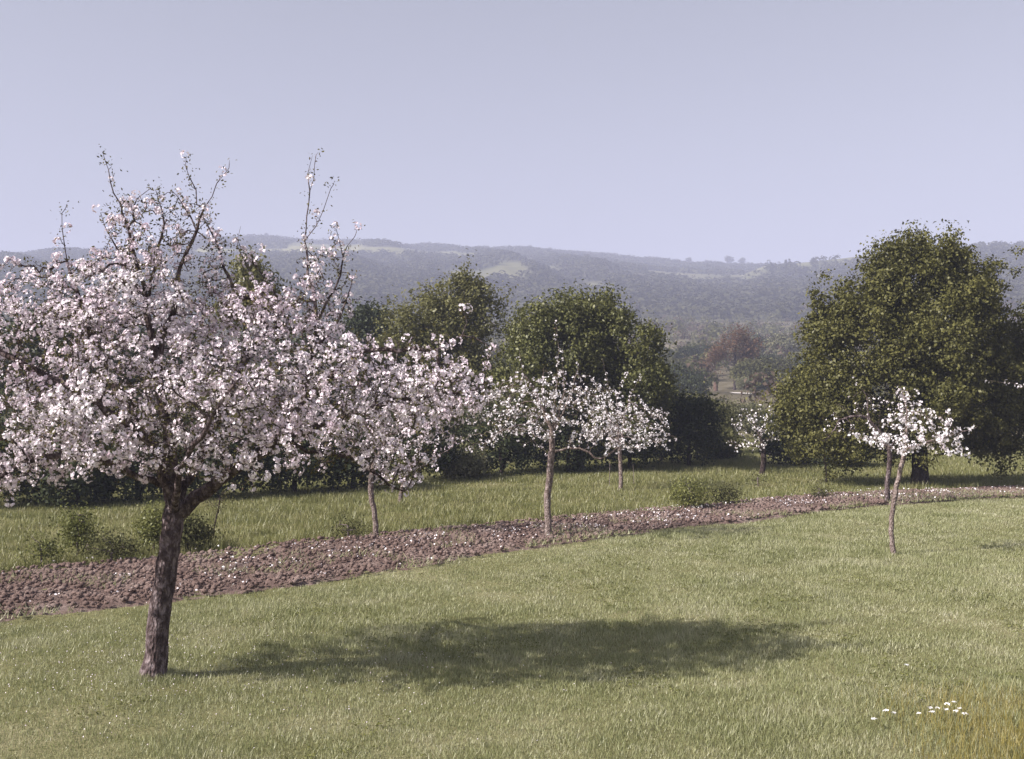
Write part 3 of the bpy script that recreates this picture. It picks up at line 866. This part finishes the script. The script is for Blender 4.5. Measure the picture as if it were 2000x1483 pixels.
leafy_px("dark_tree", 120, 960, 46, [(130, 640, 70, 50, 0, 1.8, 4), (60, 690, 90, 70, 0, 2.2, 5), (180, 720, 90, 70, 0, 2.0, 5), (110, 820, 150, 90, 0, 2.5, 7)], 880, 560, 34, 0.17, 0.32, M_DARK, M_BARK_DARK, 0.22,
         "dark tree glimpsed behind the left branches of the largest apple tree", step=0.4)
leafy_px("spreading_tree", 300, 950, 52, [(310, 700, 90, 60, 0, 2.2, 5), (380, 770, 80, 90, 0, 2.2, 5), (240, 800, 100, 80, 0, 2.2, 5), (610, 740, 60, 80, 0, 1.8, 4), (560, 820, 100, 80, 0, 2, 5)], 900, 560, 34, 0.18, 0.34, M_DARK, M_BARK_DARK, 0.2,
         "dark green spreading tree directly behind the trunk of the largest apple tree", step=0.45)

# ------------------------------------------------------------------ hedgerow
HEDGE_ROWS = [  # px, base py, D, width px, height px, material, label
    (20, 1000, 30, 120, 150, M_DARK, "dark hedge bush at the far left edge behind the bloom"),
    (150, 1000, 30, 110, 130, M_DARK, "dark hedge bush behind the pale upright shrub at left"),
    (270, 995, 31, 100, 150, M_DARK, "dark hedge bush just left of the largest trunk"),
    (430, 988, 32, 120, 160, M_DARK, "dark hedge bush seen under the thick right limb"),
    (575, 982, 33, 110, 150, M_DARK, "dark hedge bush right of the thick limb, under the bloom"),
    (690, 972, 34, 100, 140, M_DARK, "dark hedge bush behind the slim trunk at the strip's far edge"),
    (820, 955, 36.5, 110, 150, M_DARK, "dark hedge bush behind the leaning pinkish stem"),
    (900, 938, 38, 60, 50, M_SCRUB2, "low pale leafy bush at the dark hedge's foot, left of the middle"),
    (980, 935, 39.5, 120, 150, M_DARK, "dark hedge bush left of the straight apple trunk"),
    (1110, 930, 40.5, 120, 140, M_DARK, "dark hedge bush right of the straight apple trunk"),
    (1230, 925, 41.5, 110, 130, M_DARK, "dark hedge bush behind the low dense white apple tree"),
    (1345, 915, 43, 95, 150, M_DARK, "tall dark bush right of the low dense white apple tree"),
    (1290, 915, 45, 90, 160, M_SCRUB, "leafy bush at the right shoulder of the round dark tree"),
]
for (px, py, D, w_, h_, mt, lb) in HEDGE_ROWS:  # M_DARK bushes: shade under the overhanging crowns painted as dark foliage
    s_ = 0.5
    leafy_px("hedge_bush", px, py, D, [(px, py - h_ * .45, w_ * .55, h_ * .45, 0, 1.3, 3), (px - w_ * .25, py - h_ * .7, w_ * .35, h_ * .3, .2, 1.0, 2), (px + w_ * .25, py - h_ * .62, w_ * .35, h_ * .32, 0, 1.0, 2)],
             py - h_ * .2, 190, 34, 0.12, 0.2, mt, M_BARK_DARK, 0.07, lb, "bush", step=0.3, parts=("stem", "foliage"))

# bushes past the hedge to the right
for (px, py, D, w_, h_, mt, lb) in [
    (1375, 890, 50, 90, 115, M_SCRUB, "tall green bush right of the dark hedge with its top level with the bloom"),
    (1440, 858, 62, 90, 70, M_SCRUB2, "pale greyish bush above the faint greenish apple tree"),
    (1400, 905, 47, 60, 60, M_SCRUB, "small bush at the end of the dark hedge near the fence posts"),
    (1545, 905, 44, 90, 80, M_DARK, "dark bush in the shade under the big tree's left side"),
    (1640, 905, 43, 110, 60, M_DARK, "low dark bush under the middle of the big green tree"),
    (1900, 890, 52, 60, 80, M_SCRUB2, "pale brushwood seen through the gap right of the thick dark trunk"),
]:
    leafy_px("bush", px, py, D, [(px, py - h_ * .45, w_ * .55, h_ * .45, 0, 1.3, 3), (px - w_ * .25, py - h_ * .75, w_ * .3, h_ * .28, .2, 1.0, 2), (px + w_ * .25, py - h_ * .6, w_ * .35, h_ * .32, 0, 1.0, 2)],
             py - h_ * .2, 200, 34, 0.13, 0.22, mt, M_BARK_DARK, 0.07, lb, "bush", step=0.3, parts=("stem", "foliage"))

# small shrubs in the rank grass of the far side of the strip
for (px, py, D, w_, h_, mt, lb, nc, ls) in [
    (150, 1095, 21.3, 50, 95, M_HERB, "slender pale green shrub standing in the tall grass at far left", 70, 0.07),
    (300, 1085, 21.8, 46, 100, M_HERB, "light green shrub pressed against the left of the largest trunk", 60, 0.07),
    (365, 1085, 22.0, 75, 60, M_SCRUB, "dark low shrub just right of the largest trunk, above the tilled strip", 100, 0.08),
    (218, 1108, 20.6, 90, 38, M_SCRUB, "low dark clump of rank growth at the strip's edge, left of the largest trunk", 90, 0.07),
    (80, 1120, 20.2, 70, 40, M_HERB, "rank weed clump at the strip's edge in the left corner", 60, 0.07),
    (1345, 998, 29.0, 60, 50, M_HERB, "broad yellowish bush at the strip's edge, right of the middle", 110, 0.07),
    (1410, 988, 29.8, 60, 32, M_SCRUB, "low darker bush touching the yellowish bush on its right", 60, 0.07),
    (1480, 955, 35.0, 35, 14, M_SCRUB, "small weed tuft in the far meadow, right of the yellowish bush", 20, 0.07),
    (1600, 980, 31.2, 34, 18, M_SCRUB, "small dark tuft at the strip's edge under the thin sapling", 24, 0.07),
    (680, 1060, 23.3, 60, 26, M_SCRUB, "dark weed tuft at the strip's edge left of the slim trunk", 50, 0.06),
]:
    leafy_px("shrub", px, py, D, [(px, py - h_ * .5, w_ * .5, h_ * .48, 0, w_ * .5 * D / F, 3), (px + w_ * .15, py - h_ * .7, w_ * .3, h_ * .3, 0, w_ * .3 * D / F, 1)],
             py - h_ * .3, int(nc * 1.6), 26, ls * .75, 0.12, mt, M_TWIG, 0.02, lb, "shrub", step=0.12, sub=(5, .10), parts=("stem", "foliage"))
small_tree("sapling", [(415, 1065), (421, 1030), (428, 1000), (430, 985)], 23.5, [(425, 990, 40, 30, 0, .4, 40)], [], 0.016, 0.0,
           "thin dark sapling leaning right, just right of the largest trunk in the far grass", leafn=8, kill=0.16, name_cat="sapling", cs=0.1, bark=M_BARK_DARK)

# two thin stakes before the hedge, fence posts by the gap
def rod(name, px, py, D, topy, w, mat, label, cat, lean=0.0, group=None):
    b = P(px, py, D); b[2] = H1(b[0], D)
    hh = (py - topy) * D / F
    root_p = b.copy()
    sk = Skel()
    sk.limb([np.array([0, 0, -0.1]), np.array([lean * .5, 0, hh * .5]), np.array([lean, 0, hh])], step=0.12, wig=0.004)
    sk.finish(w * .8, w); sk.r[:] = np.linspace(w, w * .8, len(sk.r))
    v, f = sk.mesh(rough=0.25)
    n_ = len(v)
    o = mesh_obj(name, v, f, mat, smooth=False)
    o.location = tuple(b)
    tag(o, label, cat, group)
    return o


rod("stake", 1190, 955, 35, 905, .012, M_TWIG, "thin pale stake left of the low white apple tree's trunk", "stake", .02)
rod("stake", 1238, 952, 35.5, 912, .010, M_TWIG, "very thin stake right of the low white apple tree's trunk", "stake", -.02)
for px, t_, lb in [(1404, 872, "leftmost weathered fence post in the gap beyond the hedge"), (1418, 876, "second weathered fence post from the left beyond the hedge"), (1436, 874, "third weathered fence post from the left beyond the hedge"), (1503, 874, "pale fence post beside the faint greenish apple tree")]:
    rod("fence_post", px, 902, 48, t_, .045, M_TWIG, lb, "fence post", .03, "weathered fence posts beyond the hedge")

# ------------------------------------------------------------------ the rising ground beyond
def proto(name, mat, hgt, wid, seedn, nl, ll):
    lob = [(0, 0, hgt * .58, wid * .5, wid * .5, hgt * .36, 4), (-wid * .2, 0, hgt * .72, wid * .3, wid * .3, hgt * .24, 2), (wid * .22, wid * .1, hgt * .62, wid * .3, wid * .3, hgt * .26, 2)]
    return leafy(name, np.array([0., 0., 0.]), hgt * .28, lob, seedn, nl, ll, wid * .07, mat, M_BARK_DARK, hgt * .018, None, None, None, step=0.5)


def place_px(px, topy, D, hgt, proto_o, label, cat, group, first):
    x = (px - 1000) / F * D
    z = H1(x, D)
    o = proto_o
    if not first:
        o = proto_o.copy(); COL.objects.link(o)
        for c in proto_o.children:
            d = c.copy(); COL.objects.link(d); d.parent = o
    o.location = (x, D, z)
    o.rotation_euler = (0, 0, 0 if first else rng.random() * 6.28)
    top = CAM_H + (741.5 - topy) / F * D
    s_ = np.clip((top - z) / hgt, 0.22, 2.2) if topy else 0.8 + 0.4 * rng.random()
    o.scale = (s_ * (0.9 + .3 * rng.random()), s_, s_)
    tag(o, label, cat, group)
    return o


pr_r = leafy("russet_tree", np.array([0., 0., 0.]), 2.2, [(0, 0, 6.6, 2.6, 2.4, 2.0, 4), (-2.4, 0, 4.6, 2.4, 2.0, 1.6, 2.5), (2.4, .3, 5.6, 2.2, 2.0, 1.7, 2.5), (.8, 0, 4.0, 2.4, 2.0, 1.2, 1.5)], 260, 24, 0.26, 0.42, M_RUSSET, M_BARK_DARK, .2, None, None, None, step=.5, sub=(8, .4))
place_px(1435, 648, 150, 8.0, pr_r, "reddish brown tree on the rising ground between the round and the big tree", "tree", None, True)
pr_a = proto("scrub_tree", M_SCRUB, 5.0, 5.5, 150, 24, 0.30)
pr_b = proto("scrub_tree", M_SCRUB2, 3.2, 4.2, 110, 22, 0.26)
pr_c = proto("scrub_tree", M_DARK, 5.5, 6.0, 150, 24, 0.32)
GA = "green scrub trees on the rising ground"; GB = "pale scrub bushes on the rising ground"; GC = "dark scrub trees on the rising ground"
LA = "mid green scrub tree in the hazy brush beyond the orchard"
LB = "pale dry scrub bush in the hazy brush beyond the orchard"
LC_ = "dark scrub tree in the hazy brush beyond the orchard"
spots_a = [(1340, 790, 80, 1), (1470, 700, 140, 1), (1390, 780, 95, 1), (1510, 700, 150, 1), (1320, 700, 170, 1), (1560, 690, 165, 1), (650, 700, 90, 1), (1000, 700, 120, 1), (-60, 650, 90, 1), (2080, 640, 90, 1), (2250, 640, 100, 1), (-250, 650, 100, 1)]
spots_b = [(1360, 800, 75, 1), (1470, 785, 85, 1), (1420, 790, 90, 1), (1500, 800, 80, 1), (1530, 655, 210, 1), (1545, 740, 120, 1), (1340, 770, 110, 1), (1460, 735, 135, 1), (1300, 775, 100, 1)]
spots_c = [(1330, 712, 120, 1), (1370, 705, 165, 1), (1490, 735, 130, 1), (1350, 735, 112, 1), (1540, 745, 110, 1), (1340, 675, 190, 1), (1375, 672, 200, 1), (1300, 680, 180, 1), (1500, 690, 175, 1), (590, 660, 110, 1), (200, 660, 110, 1), (1480, 655, 230, 1), (1580, 700, 150, 1)]
for spots, pr, hg, lb, gr in ((spots_a, pr_a, 5.0, LA, GA), (spots_b, pr_b, 3.2, LB, GB), (spots_c, pr_c, 5.5, LC_, GC)):
    for k_, (px, ty, D, _) in enumerate(spots):
        place_px(px, ty, D, hg, pr, lb, "tree" if pr is not pr_b else "bush", gr, k_ == 0)
rod("post", 1398, 768, 148, 738, .30, bark_mat("russet post wood", (0.08, .05, .04), (.13, .085, .07), (.19, .13, .1)), "short stout reddish brown post left of the russet tree's foot", "post")

# pale cart track crossing the field beyond the russet tree
def flat_mat(name, c):
    m, n, l = new_mat(name)
    geo = n.new("ShaderNodeNewGeometry")
    a = noise_tex(n, l, 3, 4, .6, geo.outputs['Position'])
    r = ramp(n, [(0.3, tuple(q * .8 for q in c)), (0.7, tuple(min(q * 1.15, .9) for q in c))]); l.new(a.outputs[0], r.inputs[0])
    d = n.new("ShaderNodeBsdfDiffuse"); l.new(r.outputs[0], d.inputs[0])
    o = n.new("ShaderNodeOutputMaterial"); l.new(d.outputs[0], o.inputs[0])
    return m
xs = np.linspace(27.5, 33.0, 30)
vv = []
for x in xs:
    for e in (0, 1):
        y_ = 140 - (x - 26) * .35 + e * 3.2
        vv.append((x, y_, H1(x, y_) + .06))
ff = np.array([(2 * k_, 2 * k_ + 2, 2 * k_ + 3, 2 * k_ + 1) for k_ in range(len(xs) - 1)])
tag(mesh_obj("path", vv, ff, flat_mat("pale track", (.62, .58, .56))), kind="structure")


def mass(name, pts, hgt, nq, qs, mat, label, asp=0.55, jn=.45, up=0.0):
    """a wood that reads as one mass: leaf clumps over each crown"""
    n = len(pts)
    idx = np.repeat(np.arange(n), nq)
    d = rand_dirs(len(idx)); d[:, 2] = np.abs(d[:, 2]) * 1.0 - 0.15
    d = norm(d)
    hh = hgt[idx][:, None]
    rad_ = np.concatenate([hh * asp, hh * asp, hh * .62], 1) * (0.7 + 0.35 * rng.random((len(idx), 1)))
    C = pts[idx] + np.array([0, 0, 1]) * hh * .38 + d * rad_
    N = norm(d + rng.normal(size=d.shape) * jn + up * np.array([0, 0, 1.0]))
    s_ = qs * hgt[idx] * (0.7 + .7 * rng.random(len(idx)))
    v, f = quads(C, N, s_, s_ * .8)
    o = mesh_obj(name, v, f, mat)
    tag(o, label, "woodland", None, "stuff")
    return o


# scrub between 70 m and the foot of the hills
n = 4200
az = np.arctan((rng.random(n) * 3000 - 500 - 1000) / F)
rr = 75 + 425 * rng.random(n) ** 0.75
xx, yy = rr * np.sin(az), rr * np.cos(az)
px_ = 1000 + xx / yy * F
clear = ((px_ > 1300) & (px_ < 1510) & (rr > 92) & (rr < 172) & (rng.random(n) < .72)) | ((rr < 92) & (px_ > 1250) & (rng.random(n) < .3))
fieldn = fbm(xx / 30 + 7, yy / 30, 2)
keep = (~clear) & (fieldn > -0.42)
xx, yy = xx[keep], yy[keep]
pts = np.stack([xx, yy, height(xx, yy)], 1)
hg = 2.0 + 3.6 * rng.random(len(pts)) ** 2
hg = np.minimum(hg, 2.2 + np.hypot(xx, yy) * 0.014)
hg[np.hypot(xx, yy) < 100] *= .42
third = rng.random(len(pts))
mass("scrubland", pts[third < .45], hg[third < .45], 90, 0.14, M_SCRUB, "hazy green scrub covering the rising ground below the hills")
sel_ = (third >= .45) & (third < .68)
mass("brown_scrub", pts[sel_], hg[sel_], 90, 0.14, M_BROWN, "hazy reddish brown scrub among the green on the rising ground")
mass("dry_scrub", pts[third >= .68], hg[third >= .68] * .7, 70, 0.15, M_SCRUB2, "hazy pale dry scrub scattered over the rising ground below the hills")

# woods on the hills
n = 85000
pxs = rng.random(n) * 3200 - 600
az = np.arctan((pxs - 1000) / F)
rr = np.sqrt(450 ** 2 + (1330 ** 2 - 450 ** 2) * rng.random(n))
xx, yy = rr * np.sin(az), rr * np.cos(az)
pf = pasture(xx, yy)
dens = fbm(pxs / 110, rr / 80, 3)
keep = (rng.random(n) > pf * 3.0) & (dens > -0.60)
crest = (np.abs(rr - R_MAIN) < 70) | ((pxs > 1450) & (np.abs(rr - R_SPUR) < 50))
keep &= ~(crest & (fbm(pxs / 35, rr / 200, 2) < 0.05))
xx, yy, rr = xx[keep], yy[keep], rr[keep]
pts = np.stack([xx, yy, height(xx, yy)], 1)
hg = 2.2 + 2.6 * rng.random(len(pts))
crest2 = np.hypot(xx, yy) > 1170
hg[crest2] *= .6
mass("hillside_wood", pts, hg, 9, 0.5, M_FAR, "blue hazy woods covering the long hill on the horizon", asp=.6, jn=.15, up=0.9)

# skyline trees one can tell apart
pr_s = proto("skyline_tree", M_FAR, 12.0, 11.0, 60, 14, 1.3)
for k_, (px, ty, R_, lb) in enumerate([
    (1425, 499, R_MAIN, "larger of two round trees close together on the skyline, the left one"),
    (1450, 503, R_MAIN, "smaller of two round trees close together on the skyline, the right one"),
    (1345, 502, R_MAIN, "low broad tree on the skyline left of the two round trees"),
    (1035, 478, R_MAIN, "lone small tree on the skyline above the round dark tree"),
    (1380, 508, R_MAIN, "smallest bushy tree on the skyline just left of the two round trees"),
    (1075, 484, R_MAIN, "tiny bush on the skyline right of the lone small tree"),
    (520, 458, R_MAIN, "tree on the highest part of the skyline behind the blossom shoots")]):
    a_ = math.atan((px - 1000) / F)
    x, y = R_ * math.sin(a_), R_ * math.cos(a_)
    z = H1(x, y)
    o = pr_s
    if k_:
        o = pr_s.copy(); COL.objects.link(o)
        for c in pr_s.children:
            d = c.copy(); COL.objects.link(d); d.parent = o
    top = CAM_H + (741.5 - ty) / F * y
    s_ = float(np.clip((top - z) / 12.0, 0.35, 1.2))
    o.location = (x, y, z - 0.5); o.scale = (s_ * 1.1, s_ * 1.1, s_); o.rotation_euler = (0, 0, k_ * 1.3)
    tag(o, lb, "tree")


# ------------------------------------------------------------------ grass
def grass_mat(name, cols, tr):
    return leaf_mat(name, cols, tr, 0.9, 0.04)

M_LAWN = grass_mat("short lawn grass", [(0.14, 0.155, 0.055), (0.245, 0.262, 0.115), (0.35, 0.352, 0.20), (0.48, 0.46, 0.34)], 0.3)
M_MEADOW = grass_mat("tall meadow grass", [(0.09, 0.10, 0.03), (0.165, 0.175, 0.058), (0.24, 0.235, 0.095), (0.32, 0.285, 0.16)], 0.3)


def blades(name, x, y, z, hb, wb, mat, label, lean=0.35):
    n = len(x)
    a = rng.random(n) * 2 * math.pi
    dx = np.cos(a) * wb / 2; dy = np.sin(a) * wb / 2
    l1 = rng.normal(size=n) * lean * hb; l2 = rng.normal(size=n) * lean * hb
    b = np.stack([x, y, z], 1)
    v = np.stack([b - np.stack([dx, dy, dx * 0], 1), b + np.stack([dx, dy, dx * 0], 1), b + np.stack([l1, l2, hb], 1)], 1).reshape(-1, 3)
    o = mesh_obj(name, v, np.arange(3 * n).reshape(n, 3), mat)
    tag(o, label, "grass", None, "stuff")
    return o


def wedge(n, d0, d1, amax=0.60):
    th = (rng.random(n) * 2 - 1) * amax
    d = d0 + (d1 - d0) * rng.random(n)
    y = d
    x = np.tan(th) * d
    return x, y


x, y = wedge(1000000, 8.4, 34)
edge_n = 0.3 * fbm(x / 0.9, x * 0 + 2.0, 3) + 0.34 * rng.normal(size=len(x))
k_ = y < low_y(x) + edge_n
x, y = x[k_], y[k_]
tuft = 1 + 0.8 * fbm(x / 0.5, y / 0.5, 3)
hb = (0.032 + 0.038 * rng.random(len(x))) * tuft * (1 + 0.5 * fbm(x / 3, y / 3, 2))
wb = 0.0042 + 0.00034 * y
blades("lawn_grass", x, y, height(x, y) - .004, hb, wb, M_LAWN, "short sunlit grass of the near lawn")
x, y = wedge(700000, 14, 62)
k_ = y > up_y(x) + 0.15 * rng.normal(size=len(x)) + 0.35 * fbm(x / 0.7, x * 0 + 9.0, 3)
x, y = x[k_], y[k_]
hb = (0.06 + 0.11 * rng.random(len(x))) * (1 + 1.0 * fbm(x / 1.1, y / 1.1, 3))
edged = np.clip(1 - (y - up_y(x)) / 1.2, 0, 1)
hb *= 1 + edged * (0.9 + 1.6 * fbm(x / 1.6 + 8, y / 3, 2))
wb = 0.007 + 0.0004 * y
blades("meadow_grass", x, y, height(x, y) - .004, np.clip(hb, .04, .6), wb, M_MEADOW, "taller rank grass of the meadow beyond the tilled strip")
# yellowish seeding grass in the near right corner
M_STRAW = grass_mat("seeding straw grass", [(0.14, 0.13, 0.03), (0.26, 0.22, 0.06), (0.36, 0.30, 0.12)], 0.3)
n = 26000
x = 3.4 + 3.6 * rng.random(n); y = 8.6 + 3.6 * rng.random(n)
k_ = rng.random(n) < np.clip(1.5 - (y - 8.6) * .40, 0, 1) * np.clip((x - 3.4) * .8, 0, 1)
x, y = x[k_], y[k_]
blades("seeding_grass", x, y, height(x, y) - .004, .08 + .10 * rng.random(len(x)), np.full(len(x), .007), M_STRAW, "yellowish seeding grass in the near right corner", 0.25)
n = 9000
x, y = wedge(n, 8.6, 24)
k_ = (y < low_y(x) - .2) & (fbm(x / 1.4 + 60, y / 1.4, 3) > .22)
x, y = x[k_], y[k_]
C = np.stack([x, y, height(x, y) + .02 + .04 * rng.random(len(x))], 1)
C = np.repeat(C, 6, 0) + rng.normal(size=(len(x) * 6, 3)) * np.array([.03, .03, .006])
v, f = quads(C, norm(rng.normal(size=C.shape) * .5 + np.array([0, 0, 1])), .028, .022)
tag(mesh_obj("clover", v, f, M_HERB), "low broad leaved weeds growing in patches in the near lawn", "weeds", None, "stuff")
n = 900
x = base0[0] + rng.normal(size=n) * 2.0; y = base0[1] + .3 + rng.normal(size=n) * 1.3
C = np.stack([x, y, height(x, y) + .02 + .05 * rng.random(n)], 1)
v, f = quads(C, norm(rng.normal(size=C.shape) * .6 + np.array([0, 0, 1])), .016, .013)
tag(mesh_obj("lawn_petals", v, f, M_PETAL), "pale petals dropped in the grass round the largest trunk", "petals", None, "stuff")
# longer grass left round the trunk foot
n = 2600
a_ = rng.random(n) * 6.283; q_ = .10 + .16 * np.abs(rng.normal(size=n))
x = base0[0] + np.cos(a_) * q_; y = base0[1] + np.sin(a_) * q_
blades("trunk_grass", x, y, height(x, y) - .004, .05 + .07 * rng.random(n), np.full(n, .007), M_LAWN, "longer grass round the foot of the largest trunk", .3)
# weeds sprouting on the strip
n = 34000
x = rng.random(n) * 44 - 16; t = rng.random(n) ** 1.4
y = low_y(x) * (1 - t) + up_y(x) * t
k_ = fbm(x / 1.3 + 3, y / 1.3, 3) > 0.0 + 0.3 * t
x, y = x[k_], y[k_]
blades("weeds", x, y, soil_top(x, y) - .03, 0.04 + 0.10 * rng.random(len(x)), np.full(len(x), .016), M_LAWN, "sparse weeds sprouting on the tilled strip", 0.6)

# clods and fallen petals on the strip
n = 26000
x = rng.random(n) * 46 - 17; t = 0.04 + 0.92 * rng.random(n)
y = low_y(x) * (1 - t) + up_y(x) * t
ico_v = norm(np.array([(0, 0, 1), (.89, 0, .45), (.28, .85, .45), (-.72, .53, .45), (-.72, -.53, .45), (.28, -.85, .45), (.72, .53, -.45), (-.28, .85, -.45), (-.89, 0, -.45), (-.28, -.85, -.45), (.72, -.53, -.45), (0, 0, -1)]))
ico_f = np.array([(0, 1, 2), (0, 2, 3), (0, 3, 4), (0, 4, 5), (0, 5, 1), (1, 6, 2), (2, 7, 3), (3, 8, 4), (4, 9, 5), (5, 10, 1), (6, 7, 2), (7, 8, 3), (8, 9, 4), (9, 10, 5), (10, 6, 1), (11, 7, 6), (11, 8, 7), (11, 9, 8), (11, 10, 9), (11, 6, 10)])
sz = 0.012 + 0.04 * rng.random(n) ** 2.5
v = (ico_v[None] * (0.65 + 0.7 * rng.random((n, 12, 1))) * sz[:, None, None] * np.array([1.2, 1.1, .8]) + np.stack([x, y, soil_top(x, y)], 1)[:, None]).reshape(-1, 3)
f = (ico_f[None] + 12 * np.arange(n)[:, None, None]).reshape(-1, 3)
tag(mesh_obj("clods", v, f, M_SOIL), "loose crumbly clods of brown soil on the tilled strip", "soil clods", None, "stuff")
n = 4600
x = rng.random(n) * 46 - 17; t = np.clip(0.5 + 0.22 * rng.normal(size=n), 0.03, .97)
y = low_y(x) * (1 - t) + up_y(x) * t
k_ = fbm(x / 0.8 + 30, y / 0.8, 3) > 0.05
x, y = x[k_], y[k_]
C = np.stack([x, y, soil_top(x, y) + .05 + .02 * rng.random(len(x))], 1)
s_ = .015 + .032 * rng.random(len(x)) ** 2
v, f = quads(C, norm(rng.normal(size=C.shape) * .5 + np.array([-.2, -.2, 1])), s_ * 1.3, s_)
tag(mesh_obj("fallen_petals", v, f, M_PETAL_W), "white fallen petals strewn over the tilled strip", "petals", None, "stuff")

# white wild flowers in the lower right corner
M_WHITE = flat_mat("white umbel", (.85, .82, .84))
M_STEM = flat_mat("green stem", (.12, .14, .05))
fl0 = None
FL = [(1767, 1303), (1797, 1390), (1832, 1378), (1845, 1384), (1862, 1372), (1876, 1378), (1884, 1392), (1812, 1384), (1822, 1392), (1870, 1386), (1705, 1403), (1742, 1393), (1733, 1390), (1852, 1376)]
FW = ["lone white flower highest up in the grass of the lower right corner"] + [None] * 13
for k_, (px, py) in enumerate(FL):
    Dn = CAM_H * F / (py + 22 - 741.5)
    x = (px - 1000) / F * Dn
    z = H1(x, Dn)
    if fl0 is None:
        r0 = empty("wild_flower", (0, 0, 0))
        sk = Skel(); sk.limb([np.array([0, 0, -.02]), np.array([.01, 0, .06]), np.array([.012, .004, .115])], step=.03); sk.finish(.002, .003)
        sk.r[:] = .0025
        v, f = sk.mesh(); mesh_obj("stem", v, f, M_STEM, r0)
        m_ = 12
        C = np.stack([.012 + rng.normal(size=m_) * .012, .004 + rng.normal(size=m_) * .012, .118 + rng.normal(size=m_) * .003], 1)
        v, f = flowers(C, norm(rng.normal(size=C.shape) * .35 + np.array([0, 0, 1])), .011); mesh_obj("flower_head", v, f, M_WHITE, r0)
        fl0 = r0; o = r0
    else:
        o = fl0.copy(); COL.objects.link(o)
        for c in fl0.children:
            d = c.copy(); COL.objects.link(d); d.parent = o
    o.location = (x, Dn, z); o.rotation_euler = (0, 0, k_ * 1.7); o.scale = (.55 + .5 * rng.random(),) * 3
    if k_ == 0: tag(o, FW[0], "flower")
    else: tag(o, "small white flower head in the scattered patch in the lower right corner", "flower", "white flowers scattered in the lower right grass")

# ------------------------------------------------------------------ haze
HZ = (-2600, 2600, -300, 3300, -40, 190)
x0, x1, y0, y1, z0, z1 = HZ
v = [(x0, y0, z0), (x1, y0, z0), (x1, y1, z0), (x0, y1, z0), (x0, y0, z1), (x1, y0, z1), (x1, y1, z1), (x0, y1, z1)]
f = [(0, 3, 2, 1), (4, 5, 6, 7), (0, 1, 5, 4), (1, 2, 6, 5), (2, 3, 7, 6), (3, 0, 4, 7)]
m, n_, l_ = new_mat("haze")
pv = n_.new("ShaderNodeVolumePrincipled")
pv.inputs['Color'].default_value = (0.68, 0.72, 0.98, 1)
pv.inputs['Density'].default_value = 0.0007
pv.inputs['Anisotropy'].default_value = 0.0
oo = n_.new("ShaderNodeOutputMaterial")
l_.new(pv.outputs[0], oo.inputs['Volume'])
hz = mesh_obj("haze", v, f, m)
tag(hz, "pale lavender haze over the whole valley", "haze", None, "stuff")
